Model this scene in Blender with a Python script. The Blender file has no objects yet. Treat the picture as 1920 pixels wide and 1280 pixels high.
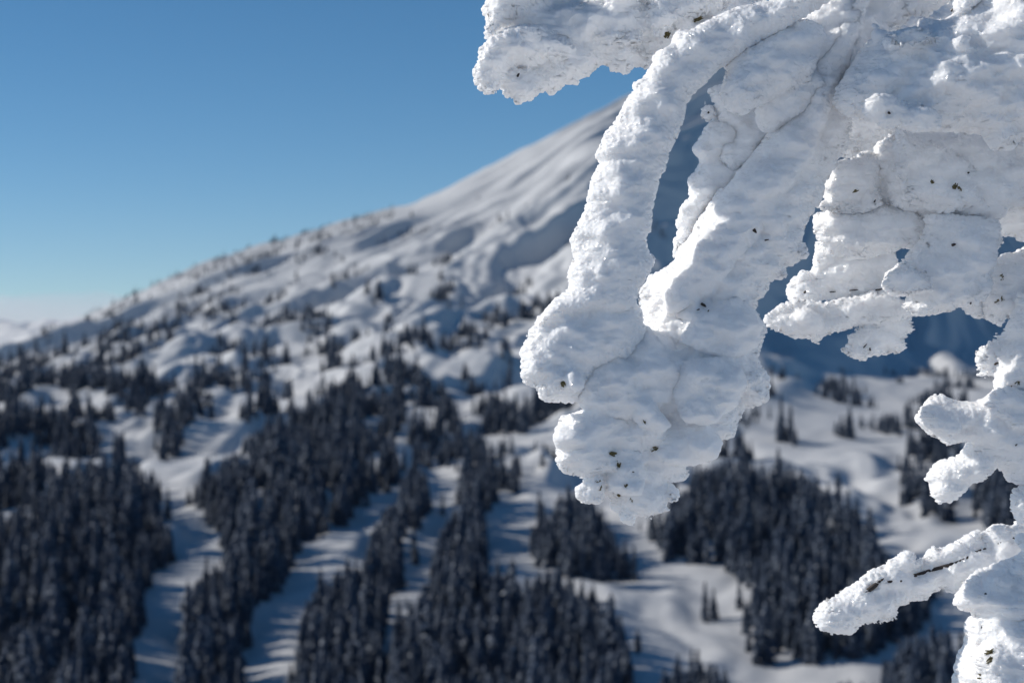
import bpy, math, random
import numpy as np
C = bpy.context.scene.collection
rng = np.random.default_rng(7)
F = 3733.0            # focal length in photo pixels (70 mm lens on a 36 mm sensor, 1920 px)

# ------------------------------------------------------------------ noise
def _hash(*ks, seed=0):
    h = np.full(ks[0].shape, (seed * 374761393 + 668265263) & 0xFFFFFFFF, dtype=np.uint32)
    for k, m in zip(ks, (0x9E3779B1, 0x85EBCA77, 0xC2B2AE3D)):
        h = (h ^ (k.astype(np.int64) & 0xFFFFFFFF).astype(np.uint32)) * np.uint32(m)
        h ^= h >> np.uint32(15)
    h *= np.uint32(0x2C1B3C6D); h ^= h >> np.uint32(12)
    return h
_ga = np.linspace(0, 2 * math.pi, 64, endpoint=False)
G2 = np.stack([np.cos(_ga), np.sin(_ga)], 1).astype(np.float32)
_r = np.random.default_rng(3).normal(size=(256, 3)); G3 = (_r / np.linalg.norm(_r, axis=1)[:, None]).astype(np.float32)
def noise2(x, y, seed=0):
    x = np.asarray(x, np.float64); y = np.asarray(y, np.float64)
    x, y = np.broadcast_arrays(x, y)
    xi = np.floor(x); yi = np.floor(y); fx = (x - xi).astype(np.float32); fy = (y - yi).astype(np.float32)
    xi = xi.astype(np.int64); yi = yi.astype(np.int64)
    u = fx * fx * fx * (fx * (fx * 6 - 15) + 10); v = fy * fy * fy * (fy * (fy * 6 - 15) + 10)
    def g(dx, dy):
        q = G2[_hash(xi + dx, yi + dy, seed=seed) & 63]
        return q[..., 0] * (fx - dx) + q[..., 1] * (fy - dy)
    a = g(0, 0) * (1 - u) + g(1, 0) * u; b = g(0, 1) * (1 - u) + g(1, 1) * u
    return (a * (1 - v) + b * v) * 1.5
def noise3(x, y, z, seed=0):
    xi = np.floor(x); yi = np.floor(y); zi = np.floor(z)
    fx, fy, fz = [(a - b).astype(np.float32) for a, b in ((x, xi), (y, yi), (z, zi))]
    xi = xi.astype(np.int64); yi = yi.astype(np.int64); zi = zi.astype(np.int64)
    s = lambda t: t * t * t * (t * (t * 6 - 15) + 10)
    u, v, w = s(fx), s(fy), s(fz)
    out = 0
    for dx in (0, 1):
        for dy in (0, 1):
            for dz in (0, 1):
                q = G3[_hash(xi + dx, yi + dy, zi + dz, seed=seed) & 255]
                d = q[..., 0] * (fx - dx) + q[..., 1] * (fy - dy) + q[..., 2] * (fz - dz)
                out = out + d * (u if dx else 1 - u) * (v if dy else 1 - v) * (w if dz else 1 - w)
    return out * 1.6
def fbm2(x, y, n=4, seed=0, gain=.5):
    o = 0; a = 1
    for i in range(n):
        o = o + a * noise2(x * 2 ** i, y * 2 ** i, seed + i); a *= gain
    return o
def worley3(p, seed=0):
    """distance to the nearest feature point, p (n,3)"""
    pi = np.floor(p).astype(np.int64); best = np.full(len(p), 9., np.float32)
    for dx in (-1, 0, 1):
        for dy in (-1, 0, 1):
            for dz in (-1, 0, 1):
                c = pi + (dx, dy, dz)
                h = _hash(c[:, 0], c[:, 1], c[:, 2], seed=seed)
                j = np.stack([(h & 1023), (h >> 10) & 1023, (h >> 20) & 1023], 1) / 1023.
                best = np.minimum(best, np.linalg.norm(c + j - p, axis=1))
    return best

# ------------------------------------------------------------------ materials
def mat(name):
    m = bpy.data.materials.new(name); m.use_nodes = True
    nt = m.node_tree; b = nt.nodes['Principled BSDF']
    return m, nt, b
def nd(nt, t, **kw):
    n = nt.nodes.new(t)
    for k, v in kw.items():
        if k.startswith('i_'): n.inputs[k[2:].replace('_', ' ')].default_value = v
        else: setattr(n, k, v)
    return n

def rime_material():
    m, nt, b = mat('rime_snow')
    tc = nd(nt, 'ShaderNodeTexCoord')
    n1 = nd(nt, 'ShaderNodeTexNoise', i_Scale=420., i_Detail=5., i_Roughness=.65)
    n2 = nd(nt, 'ShaderNodeTexVoronoi', i_Scale=650.)
    n3 = nd(nt, 'ShaderNodeTexNoise', i_Scale=60., i_Detail=4.)
    for n in (n1, n2, n3): nt.links.new(tc.outputs['Object'], n.inputs['Vector'])
    b1 = nd(nt, 'ShaderNodeBump', i_Strength=.28, i_Distance=.0010)
    b2 = nd(nt, 'ShaderNodeBump', i_Strength=.2, i_Distance=.0006)
    nt.links.new(n1.outputs['Fac'], b1.inputs['Height'])
    gw = nd(nt, 'ShaderNodeNewGeometry'); dt = nd(nt, 'ShaderNodeVectorMath', operation='DOT_PRODUCT'); dt.inputs[1].default_value = (-.9, 0, .44)
    nt.links.new(gw.outputs['True Normal'], dt.inputs[0]); wr = nd(nt, 'ShaderNodeMapRange'); nt.links.new(dt.outputs['Value'], wr.inputs['Value'])
    wr.inputs['From Min'].default_value = -.3; wr.inputs['From Max'].default_value = .7; wr.inputs['To Min'].default_value = .12; wr.inputs['To Max'].default_value = .48
    nt.links.new(wr.outputs[0], b1.inputs['Strength'])
    nt.links.new(n2.outputs['Distance'], b2.inputs['Height'])
    nt.links.new(b1.outputs['Normal'], b2.inputs['Normal'])
    nt.links.new(b2.outputs['Normal'], b.inputs['Normal'])
    cr = nd(nt, 'ShaderNodeValToRGB')
    cr.color_ramp.elements[0].position = .3; cr.color_ramp.elements[0].color = (.95, .95, .955, 1)
    cr.color_ramp.elements[1].position = .7; cr.color_ramp.elements[1].color = (.98, .98, .983, 1)
    nt.links.new(n3.outputs['Fac'], cr.inputs['Fac'])
    nt.links.new(cr.outputs['Color'], b.inputs['Base Color'])
    b.inputs['Roughness'].default_value = .55
    vo = nd(nt, 'ShaderNodeTexVoronoi', i_Scale=1100.); nt.links.new(tc.outputs['Object'], vo.inputs['Vector'])
    ge = nd(nt, 'ShaderNodeNewGeometry'); sub = nd(nt, 'ShaderNodeVectorMath', operation='MULTIPLY_ADD'); sub.inputs[1].default_value = (1.7, 1.7, 1.7); sub.inputs[2].default_value = (-.85, -.85, -.85)
    nt.links.new(vo.outputs['Color'], sub.inputs[0]); ad = nd(nt, 'ShaderNodeVectorMath', operation='ADD'); nt.links.new(sub.outputs[0], ad.inputs[0]); nt.links.new(ge.outputs['Normal'], ad.inputs[1])
    no = nd(nt, 'ShaderNodeVectorMath', operation='NORMALIZE'); nt.links.new(ad.outputs[0], no.inputs[0])
    gl = nd(nt, 'ShaderNodeBsdfGlossy', i_Roughness=.16); nt.links.new(no.outputs[0], gl.inputs['Normal'])
    mx = nd(nt, 'ShaderNodeMixShader'); mx.inputs[0].default_value = .05; nt.links.new(b.outputs[0], mx.inputs[1]); nt.links.new(gl.outputs[0], mx.inputs[2])
    nt.links.new(mx.outputs[0], nt.nodes['Material Output'].inputs['Surface'])
    b.inputs['Specular IOR Level'].default_value = .35
    b.inputs['Subsurface Weight'].default_value = .85
    b.inputs['Subsurface Radius'].default_value = (1., .95, .9)
    b.inputs['Subsurface Scale'].default_value = .013
    return m
def ground_material():
    m, nt, b = mat('snow_ground')
    tc = nd(nt, 'ShaderNodeTexCoord')
    n1 = nd(nt, 'ShaderNodeTexNoise', i_Scale=.06, i_Detail=8., i_Roughness=.6)
    nt.links.new(tc.outputs['Object'], n1.inputs['Vector'])
    bp = nd(nt, 'ShaderNodeBump', i_Strength=.3, i_Distance=2.)
    nt.links.new(n1.outputs['Fac'], bp.inputs['Height']); nt.links.new(bp.outputs['Normal'], b.inputs['Normal'])
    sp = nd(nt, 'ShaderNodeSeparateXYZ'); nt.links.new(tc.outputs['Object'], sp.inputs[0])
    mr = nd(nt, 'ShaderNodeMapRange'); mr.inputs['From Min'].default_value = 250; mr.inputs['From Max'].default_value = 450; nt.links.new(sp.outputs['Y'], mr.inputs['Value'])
    cc = nd(nt, 'ShaderNodeMix', data_type='RGBA'); cc.inputs[6].default_value = (.70, .695, .69, 1); cc.inputs[7].default_value = (.64, .65, .66, 1)  # near snow, out of view, made paler to bounce fill light onto the rime
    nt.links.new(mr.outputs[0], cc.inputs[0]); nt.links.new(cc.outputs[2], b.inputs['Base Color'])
    b.inputs['Roughness'].default_value = .7; b.inputs['Specular IOR Level'].default_value = .2
    return m
def conifer_material():
    m, nt, b = mat('conifer_foliage')
    tc = nd(nt, 'ShaderNodeTexCoord'); ge = nd(nt, 'ShaderNodeNewGeometry')
    n1 = nd(nt, 'ShaderNodeTexNoise', i_Scale=.9, i_Detail=3.)
    nt.links.new(ge.outputs['Position'], n1.inputs['Vector'])
    cr = nd(nt, 'ShaderNodeValToRGB')
    e = cr.color_ramp.elements
    e[0].position = .35; e[0].color = (.010, .025, .052, 1)
    e[1].position = .60; e[1].color = (.032, .056, .102, 1)
    x = e.new(.68); x.color = (.42, .45, .48, 1)
    nt.links.new(n1.outputs['Fac'], cr.inputs['Fac'])
    nt.links.new(cr.outputs['Color'], b.inputs['Base Color'])
    b.inputs['Roughness'].default_value = .8
    return m
def plain(name, col, rough=.7, scale=80.):
    m, nt, b = mat(name)
    tc = nd(nt, 'ShaderNodeTexCoord')
    n1 = nd(nt, 'ShaderNodeTexNoise', i_Scale=scale, i_Detail=4.)
    nt.links.new(tc.outputs['Object'], n1.inputs['Vector'])
    cr = nd(nt, 'ShaderNodeValToRGB')
    cr.color_ramp.elements[0].position = .3; cr.color_ramp.elements[0].color = tuple(c * .55 for c in col) + (1,)
    cr.color_ramp.elements[1].position = .7; cr.color_ramp.elements[1].color = tuple(min(1, c * 1.4) for c in col) + (1,)
    nt.links.new(n1.outputs['Fac'], cr.inputs['Fac']); nt.links.new(cr.outputs['Color'], b.inputs['Base Color'])
    b.inputs['Roughness'].default_value = rough
    return m
M_RIME = rime_material(); M_GROUND = ground_material(); M_CON = conifer_material()
M_TRUNK = plain('trunk_bark', (.05, .04, .035)); M_TWIG = plain('dark_twig_bark', (.035, .025, .02), .6, 900.)
M_NEEDLE = plain('olive_needles', (.11, .09, .03), .5, 700.)

# ------------------------------------------------------------------ mesh helper
def mesh_np(name, verts, faces, material, parent=None, smooth=True):
    me = bpy.data.meshes.new(name)
    verts = np.asarray(verts, np.float32); faces = np.asarray(faces, np.int32)
    k = faces.shape[1]
    me.vertices.add(len(verts)); me.vertices.foreach_set('co', verts.ravel())
    me.loops.add(faces.size); me.loops.foreach_set('vertex_index', faces.ravel())
    me.polygons.add(len(faces)); me.polygons.foreach_set('loop_start', np.arange(0, faces.size, k, dtype=np.int32))
    me.polygons.foreach_set('loop_total', np.full(len(faces), k, np.int32))
    me.polygons.foreach_set('use_smooth', np.full(len(faces), smooth, bool))
    me.update(); me.validate(); me.materials.append(material)
    o = bpy.data.objects.new(name, me); C.objects.link(o)
    if parent: o.parent = parent
    return o

# ------------------------------------------------------------------ terrain
YK = np.array([-600, 0, 100, 250, 400, 480, 545, 660, 780, 930, 1100, 1300, 1560, 1900, 2150, 2400, 2700, 3500, 6000, 10000, 16000], float)
near = [None] * 5
def rows(*r): return list(r)
TAB = {  # photo column -> photo row at each distance from 480 m on
 -1500: rows(1400, 1260, 1060, 930, 830, 770, 740, 722, 715, 712, 710, 712, 715, 712, 700, 690),
 -500:  rows(1400, 1262, 1060, 930, 830, 772, 742, 725, 712, 706, 706, 688, 700, 712, 700, 690),
 0:     rows(1400, 1268, 1062, 930, 828, 756, 720, 700, 684, 674, 684, 672, 700, 712, 700, 690),
 200:   rows(1400, 1270, 1065, 930, 824, 742, 692, 652, 608, 578, 600, 620, 680, 712, 700, 690),
 400:   rows(1400, 1272, 1070, 930, 818, 722, 655, 590, 527, 488, 520, 570, 650, 712, 700, 690),
 600:   rows(1400, 1275, 1074, 932, 812, 710, 632, 553, 479, 433, 462, 520, 620, 712, 700, 690),
 800:   rows(1400, 1278, 1080, 935, 806, 702, 612, 515, 427, 370, 395, 470, 600, 700, 700, 690),
 1000:  rows(1400, 1282, 1084, 935, 803, 703, 602, 482, 357, 272, 300, 400, 570, 700, 700, 690),
 1190:  rows(1400, 1285, 1086, 932, 802, 706, 592, 440, 282, 170, 180, 290, 520, 690, 700, 690),
 1400:  rows(1400, 1285, 1080, 930, 812, 736, 690, 630, 470, 280,  70,  80, 420, 680, 700, 690),
 1620:  rows(1400, 1285, 1070, 930, 830, 768, 738, 705, 615, 440, 170,  -60, 350, 680, 700, 690),
 1900:  rows(1400, 1280, 1060, 920, 815, 760, 738, 716, 660, 510, 300,  90, 380, 680, 700, 690),
 2400:  rows(1400, 1275, 1060, 930, 820, 750, 710, 670, 620, 560, 480, 420, 520, 690, 700, 690),
 3500:  rows(1400, 1275, 1060, 930, 830, 770, 735, 712, 700, 690, 685, 685, 690, 700, 700, 690),
}
cols = np.array(sorted(TAB))
zt = np.zeros((len(cols), len(YK)))
for i, c in enumerate(cols):
    zt[i, 5:] = (640 - np.array(TAB[c])) / F * YK[5:]
    zt[i, :5] = (14, -1.9, -30, -72, -97)
CG = np.arange(-1500, 3501, 25.); QG = np.linspace(0, 1, 640)
YQ = -600 + 16600 * QG ** 3.2
z1 = np.stack([np.interp(YQ, YK, zt[i]) for i in range(len(cols))])
z2 = np.stack([np.interp(CG, cols, z1[:, j]) for j in range(len(YQ))], 1)
def blur(a, ax, r, n=3):
    for _ in range(n):
        p = [(0, 0)] * a.ndim; p[ax] = (r, r)
        b = np.pad(a, p, mode='edge'); cs = np.cumsum(b, axis=ax)
        cs = np.concatenate([np.zeros_like(np.take(cs, [0], ax)), cs], ax)
        w = 2 * r + 1
        a = (np.take(cs, range(w, cs.shape[ax]), ax) - np.take(cs, range(0, cs.shape[ax] - w), ax)) / w
    return a
z2 = blur(blur(z2, 0, 2), 1, 2)
SX, SY = 490., 2700.
def terrain(X, Y):
    X = np.asarray(X, float); Y = np.asarray(Y, float)
    col = np.clip(960 + F * X / np.maximum(Y, 120), -1499, 3499)
    q = np.clip((np.maximum(Y, -600) + 600) / 16600, 0, 1) ** (1 / 3.2)
    ci = (col + 1500) / 25; qi = q * 639
    c0 = np.clip(np.floor(ci).astype(int), 0, len(CG) - 2); q0 = np.clip(np.floor(qi).astype(int), 0, 638)
    a = ci - c0; b = qi - q0
    z = (z2[c0, q0] * (1 - a) * (1 - b) + z2[c0 + 1, q0] * a * (1 - b) + z2[c0, q0 + 1] * (1 - a) * b + z2[c0 + 1, q0 + 1] * a * b)
    # wind-carved ribs and gullies that run down from the summit
    r = np.hypot(X - SX, Y - SY); an = np.arctan2(Y - SY, X - SX)
    wx = fbm2(X / 170, Y / 170, 2, 40) * 18; wr = fbm2(X / 200, Y / 200, 2, 50) * 40
    t = an * 1000 + wx; rr = r + wr
    r0 = noise2(t / 95, rr / 400, 11); t2 = t - 18 * r0
    rib = fbm2(t2 / 95, rr / 400, 3, 11, .38) + .5 * fbm2(t2 / 34, rr / 230, 2, 15)
    rib2 = noise2(t / 31, rr / 135, 21)
    s = lambda v, a, b: np.clip((v - a) / (b - a), 0, 1) ** 2 * (3 - 2 * np.clip((v - a) / (b - a), 0, 1))
    far = s(Y, 900, 1250) * (1 - s(Y, 3500, 5000))
    z = z + far * (rib * 19 + rib2 * 2.4) * (.35 + .65 * s(r, 100, 600)) * (1 - .75 * s(col, 1450, 1600) * (1 - s(Y, 1500, 1800))) * (1 - .45 * s(r, 1150, 1800)) * (1 - .6 * np.exp(-((Y - 2150) / 260) ** 2) * (1 - s(X, 0, 200)))
    Xs = X - 12 * noise2(X / 45, Y / 62, 61)
    mid = s(Y, 420, 560) * (1 - s(Y, 1300, 2000))
    mid = mid * (1 - .85 * s(col, 1250, 1450) * s(Y, 800, 950))
    z = z + mid * (fbm2(Xs / 45, Y / 62, 3, 61, .5) * 8.6 + noise2(X / 24, Y / 32, 66) * 1.8) * (.4 + .6 * s(Y, 650, 900))
    z = z + far * noise2(X / 40, Y / 60, 71) * 2.2 * (1 - .7 * s(col, 1450, 1600)) + (Y < 60) * 0
    return z
th_v = np.linspace(-.27, .27, 860)
ex = np.geomspace(.002, 1, 70); th = np.concatenate([-.27 - ex[::-1], th_v, .27 + ex])
Yr = np.concatenate([np.linspace(-600, 440, 130), np.geomspace(450, 1000, 440), np.geomspace(1001.5, 2800, 640), np.geomspace(2830, 16000, 70)])
TT, YY = np.meshgrid(th, Yr, indexing='ij')
XX = np.clip(TT, -.27, .27) * (np.maximum(YY, 0) + 60) + np.sign(TT) * np.maximum(np.abs(TT) - .27, 0) * (500 + 1.1 * np.maximum(YY, 0))
ZZ = terrain(XX, YY)
# the earth curves away and the plain lies lower beyond the mountain
P = np.stack([XX, YY, ZZ], -1).reshape(-1, 3)
ni, nj = TT.shape
idx = np.arange(ni * nj).reshape(ni, nj)
fc = np.stack([idx[:-1, :-1], idx[1:, :-1], idx[1:, 1:], idx[:-1, 1:]], -1).reshape(-1, 4)
g = mesh_np('mountain_terrain', P, fc, M_GROUND); g['kind'] = 'structure'

# ------------------------------------------------------------------ forests
def inpoly(px, py, poly):
    poly = np.asarray(poly, float); ins = np.zeros(np.shape(px), bool)
    x0, y0 = poly[-1]
    for x1, y1 in poly:
        c = ((y0 > py) != (y1 > py)) & (px < (x1 - x0) * (py - y0) / ((y1 - y0) if y1 != y0 else 1e-9) + x0)
        ins ^= c; x0, y0 = x1, y1
    return ins
STANDS = {
 'left_corner': [(-200,950),(60,965),(110,900),(150,860),(200,850),(270,870),(290,960),(320,1010),(310,1060),(260,1110),(270,1150),(250,1200),(235,1420),(-200,1420)],
 'long_strip': [(375,930),(400,880),(450,830),(520,800),(560,770),(620,750),(640,720),(700,770),(740,850),(740,900),(700,930),(640,975),(560,1010),(540,1060),(500,1110),(470,1170),(450,1230),(420,1420),(320,1420),(350,1200),(330,1130),(380,1090),(450,1020),(390,980)],
 'narrow_strip': [(760,890),(800,890),(800,930),(790,980),(760,1000),(750,1100),(730,1160),(715,1200),(670,1420),(500,1420),(570,1190),(580,1100),(640,1060),(700,1030),(710,980)],
 'centre_stand': [(870,850),(900,810),(930,830),(975,870),(970,920),(915,955),(905,1020),(890,1050),(960,1075),(1020,1085),(1060,1100),(1110,1110),(1170,1150),(1178,1220),(1150,1420),(690,1420),(730,1210),(760,1130),(810,1090),(820,1030),(840,970),(870,930)],
 'under_lobe': [(990,920),(1010,930),(1020,970),(1050,930),(1100,925),(1120,955),(1150,985),(1190,1050),(1180,1080),(1130,1090),(1070,1080),(1030,1070),(1010,1040),(990,980)],
 'right_stand': [(1200,985),(1260,960),(1300,870),(1400,870),(1500,885),(1570,915),(1650,1000),(1670,1040),(1720,1080),(1760,1110),(1700,1180),(1600,1215),(1520,1250),(1420,1240),(1400,1150),(1420,1100),(1370,1070),(1340,1040),(1330,990),(1305,985),(1300,1040),(1250,1040)],
 'right_gully': [(1680,870),(1740,845),(1760,900),(1770,970),(1700,950),(1670,915)],
 'right_edge': [(1830,910),(1860,880),(1960,900),(1960,1000),(1830,980)],
 'right_corner': [(1640,1290),(1660,1235),(1740,1195),(1790,1190),(1900,1200),(1900,1420),(1540,1420),(1590,1290)],
 'bottom_clump': [(1230,1300),(1270,1250),(1330,1240),(1375,1300),(1375,1420),(1230,1420)],
 'mid_clump': [(545,790),(620,735),(700,730),(765,745),(770,800),(720,830),(640,850)],
 'pair_a': [(770,755),(830,745),(860,790),(850,840),(780,830)],
 'pair_b': [(895,735),(940,735),(980,770),(980,810),(910,800)],
 'small_hut_clump': [(1385,765),(1420,762),(1422,785),(1385,785)],
 'lone_a': [(1008,830),(1035,830),(1035,870),(1008,870)],
 'slope_a': [(1625,780),(1690,775),(1700,815),(1620,810)],
 'slope_b': [(1730,735),(1770,730),(1775,765),(1735,765)],
}
GAPS = [[(150,860),(205,850),(200,880),(150,885)], [(1555,960),(1590,965),(1640,990),(1625,1000),(1560,985)], [(1040,990),(1075,985),(1090,1010),(1050,1015)],
        [(1440,930),(1500,945),(1590,975),(1570,990),(1480,960)]]
def prof(h, seed, narrow):
    """one conifer crown: whorls of drooping boughs round the stem, unit height 1"""
    r = np.random.default_rng(seed); V = []; T = []
    nw = 13
    for w in range(nw):
        z = .06 + .92 * (w / nw) ** .93
        rad = narrow * (1 - z) ** .8 + .018
        nb = 8 if w < 9 else 6
        for k in range(nb):
            if r.random() < .08: continue
            a = 2 * math.pi * (k + r.random() * .8) / nb + w; R = rad * r.uniform(.6, 1.3)
            dz = -.03 - .33 * R * r.uniform(.5, 1.3); wd = .068 * (1 - z * .6) * r.uniform(.7, 1.2)
            ca, sa = math.cos(a), math.sin(a); b = len(V)
            V += [(0, 0, z + .035), (ca * R * .55 - sa * wd, sa * R * .55 + ca * wd, z + dz * .65 - .01), (ca * R, sa * R, z + dz),
                  (ca * R * .55 + sa * wd, sa * R * .55 - ca * wd, z + dz * .65 - .01), (ca * R * .6, sa * R * .6, z + dz * .2 + .02)]
            T += [(b, b + 1, b + 4), (b + 1, b + 2, b + 4), (b + 2, b + 3, b + 4), (b + 3, b, b + 4)]
    b = len(V)          # ragged inner mass of twigs
    for i in range(8):
        z = .04 + .93 * i / 7
        for k in range(6):
            a = k * math.pi / 3 + i * .5; R = narrow * .42 * (1 - z * .97) * r.uniform(.6, 1.25) + .004
            V.append((math.cos(a) * R, math.sin(a) * R, z))
    for i in range(7):
        for k in range(6):
            p, q = b + i * 6 + k, b + i * 6 + (k + 1) % 6
            T += [(p, q, q + 6), (p, q + 6, p + 6)]
    return np.array(V), np.array(T)
PROTO = [prof(1, s, n) for s, n in ((1, .125), (2, .155), (3, .11), (4, .18), (5, .14), (6, .21))]
def trunk_mesh():
    V = []; T = []
    for z, r in ((-.03, .02), (.12, .016), (.6, .008), (.99, .002)):
        for k in range(7): V.append((math.cos(k * 2 * math.pi / 7) * r, math.sin(k * 2 * math.pi / 7) * r, z))
    for i in range(3):
        for k in range(7):
            p, q = i * 7 + k, i * 7 + (k + 1) % 7
            T += [(p, q, q + 7), (p, q + 7, p + 7)]
    return np.array(V), np.array(T)

# candidate positions: uniform over the ground, kept where the photograph shows trees
def cand(n, y0, y1):
    Y = np.sqrt(rng.uniform(y0 ** 2, y1 ** 2, n)); X = rng.uniform(-.29, .29, n) * Y
    return X, Y
area = lambda a, b: .58 * (b * b - a * a) / 2
TX = []; TY = []; TH = []; TS = []
names = list(STANDS)
for y0, y1, dens in ((470, 780, 1 / 7.), (780, 1100, 1 / 10.5), (1100, 1500, 1 / 18.), (1500, 2350, 1 / 34.)):
    n = int(area(y0, y1) * dens); X, Y = cand(n, y0, y1); Z = terrain(X, Y)
    px = 960 + F * X / Y; py = 640 - F * Z / Y
    h = np.interp(Y, [480, 780, 1100, 1500, 2150], [10.2, 9.2, 7.6, 5.4, 4.]) * rng.lognormal(0, .36, n)
    hp = h / Y * F; my = py - .45 * hp
    keep = np.zeros(n, bool); st = np.full(n, -1)
    for i, k in enumerate(names):
        jx = noise2(X / 18, Y / 40, 90) * 24 + np.where(np.arange(n) % 6 == 0, (np.arange(n) * 7919 % 61) - 30, 0); jy = noise2(X / 22, Y / 50, 91) * 14
        m = inpoly(px + jx, py - .12 * hp + jy, STANDS[k]) & inpoly(px + jx, py - .72 * hp + jy, STANDS[k]); keep |= m; st[m] = i
    keep &= (noise2(X / 13, Y / 34, 93) + .5 * noise2(X / 6, Y / 16, 94) > np.interp(Y, [560, 780, 1000], [-.6, -.4, -.25])) & (rng.random(n) < .9)
    for gp in GAPS: keep &= ~inpoly(px, my, gp)
    # clumps on the open slope
    cl = fbm2(X / 38, Y / 90, 3, 101) + .3 * noise2(X / 9, Y / 16, 105)
    u = rng.random(n)
    bare = np.interp(px, [450, 750, 1100], [0, .35, .8]) * np.interp(my - np.interp(px, [0, 250, 500, 720, 900, 1190], [640, 548, 462, 402, 320, 170]), [30, 160, 260], [1, .5, 0])
    left = np.clip(1 - px / 1000, 0, 1)
    ridge = np.interp(px, [0, 250, 500, 720, 900], [640, 548, 462, 402, 320])
    lim = np.interp(my - ridge, [-40, 0, 30, 80, 160, 260, 600], [.55, .30, .20, .15, .20, .26, .3]) + np.interp(px, [0, 300, 600, 950, 1100, 1400], [-.14, -.06, .02, .12, .26, .6])
    glade = inpoly(px, my, [(290,870),(560,740),(370,930),(460,1010),(340,1120),(390,1160),(320,1420),(230,1420),(260,1150),(320,1020)]) | \
            inpoly(px, my, [(470,1200),(560,1060),(760,870),(760,1000),(580,1100),(520,1300),(440,1400)]) | (my > 935) | \
            ((px > 600) & (my > 860))
    sc = (cl > lim + bare) & ~glade & (px < 1420) & (u < .75)
    edge = (np.abs(my - ridge) < 14) & (px < 740) & (noise2(X / 22, Y / 30, 111) > -.1) & (u < .55)
    rt = (px > 1380) & (my > 690) & (my < 900) & (cl > .5) & (u < .8)
    st[(sc | edge | rt) & (st < 0)] = -2
    keep |= sc | edge | rt
    TX.append(X[keep]); TY.append(Y[keep]); TH.append(h[keep]); TS.append(st[keep])
# a few single trees the photograph shows standing apart
SINGLE = [(1322, 1165, 82), (1338, 1160, 62), (1386, 1140, 60), (1440, 1180, 40), (1163, 1240, 95), (1125, 1200, 80), (238, 1290, 80), (870, 712, 34), (1400, 640 + 160, 26)]
def at(px, py):
    ys = np.geomspace(470, 2400, 4000); xs = (px - 960) / F * ys
    r = 640 - F * terrain(xs, ys) / ys
    k = np.argmax(r <= py); return xs[k], ys[k]
for px, py, hp in SINGLE:
    x, y = at(px, py); TX.append([x]); TY.append([y]); TH.append([hp * y / F]); TS.append([-3])
TX, TY, TH, TS = map(np.concatenate, (TX, TY, TH, TS)); TZ = terrain(TX, TY) - .3
TPX = 960 + F * TX / TY; TPY = 640 - F * TZ / TY
size = TH / TY
FGMASK = [[(976,540),(1210,480),(1560,300),(1960,-50),(1960,560),(1440,560),(1440,760),(1280,900),(1180,985),(1080,940),(1040,800),(975,700)],
          [(1720,735),(1960,720),(1960,1400),(1796,1400),(1800,1130),(1530,1180),(1530,1140),(1740,1030),(1890,980),(1870,890),(1750,940)]]
vis = (TPX > 4) & (TPX < 1916) & (TPY - size * F < 1272)
for fm in FGMASK: vis &= ~inpoly(TPX, TPY - .6 * size * F, fm)
single = TS == -3
score = np.where(vis, size, 0) + single * 10
order = np.argsort(-score); near300 = order[:290]; rest = order[290:]
print('trees', len(TX))
LAB = {
 'left_corner': ('dark conifer at the near edge of the big forest in the lower left corner', 'conifers of the lower left forest'),
 'long_strip': ('dark conifer at the foot of the long tree strip left of the striped ski run', 'conifers of the long left strip'),
 'narrow_strip': ('dark conifer near the bottom of the tree strip between two striped ski runs', 'conifers of the strip between the runs'),
 'centre_stand': ('dark conifer in the dense stand at the bottom centre below the hanging rime', 'conifers of the bottom centre stand'),
 'under_lobe': ('dark conifer in the loose clump just left below the tip of the hanging rime mass', 'conifers of the clump below the rime tip'),
 'right_stand': ('dark conifer in the wide forest behind the diagonal rime stick on the right', 'conifers of the right hand forest'),
 'right_corner': ('dark conifer in the low stand at the bottom right beside the rime trunk', 'conifers of the lower right stand'),
 'bottom_clump': ('dark conifer in the small clump cut by the bottom edge right of centre', 'conifers of the small bottom clump'),
}
crowns = [None] * 6; tv, tf = trunk_mesh(); trunk0 = None
r2 = random.Random(5)
SL = ['taller of two lone dark conifers on the white glade left of the diagonal rime stick', 'shorter conifer pressed against the lone tall one on the white glade',
      'slim lone conifer right of the lone pair on the glade', 'small conifer at the left rim of the right hand forest', 'pointed conifer standing proud at the right tip of the bottom centre stand',
      'pointed conifer on the upper right shoulder of the bottom centre stand', 'slender pointed conifer at the bottom edge beside the left glade', 'dark conifer alone on the slope left of the rounded rime ball',
      'small dark conifer beside the right edge of the hanging rime mass']
si = {tuple(np.round(at(a, b), 3)): i for i, (a, b, c) in enumerate(SINGLE)}
for j in near300:
    v = r2.randrange(6); k = names[TS[j]] if TS[j] >= 0 else None
    e = bpy.data.objects.new('conifer_tree', None); C.objects.link(e)
    e.location = (TX[j], TY[j], TZ[j]); e.rotation_euler = (0, 0, r2.uniform(0, 6.28)); s = TH[j]; e.scale = (s * 1.05, s * 1.05, s); e.empty_display_size = .2
    e['category'] = 'tree'
    if TS[j] == -3:
        q = si.get((round(float(TX[j]), 3), round(float(TY[j]), 3)), 0); e['label'] = SL[q]
    else:
        lab, grp = LAB.get(k, ('small dark conifer scattered on the open snow slope', 'conifers scattered on the slope')); e['label'] = lab; e['group'] = grp
    if crowns[v] is None:
        crowns[v] = mesh_np('crown', *PROTO[v], M_CON, e, False)
    else:
        c = crowns[v].copy(); C.objects.link(c); c.parent = e
    if trunk0 is None: trunk0 = mesh_np('trunk', tv, tf, M_TRUNK, e)
    else:
        c = trunk0.copy(); C.objects.link(c); c.parent = e
VV = []; FF = []; off = 0
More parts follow.
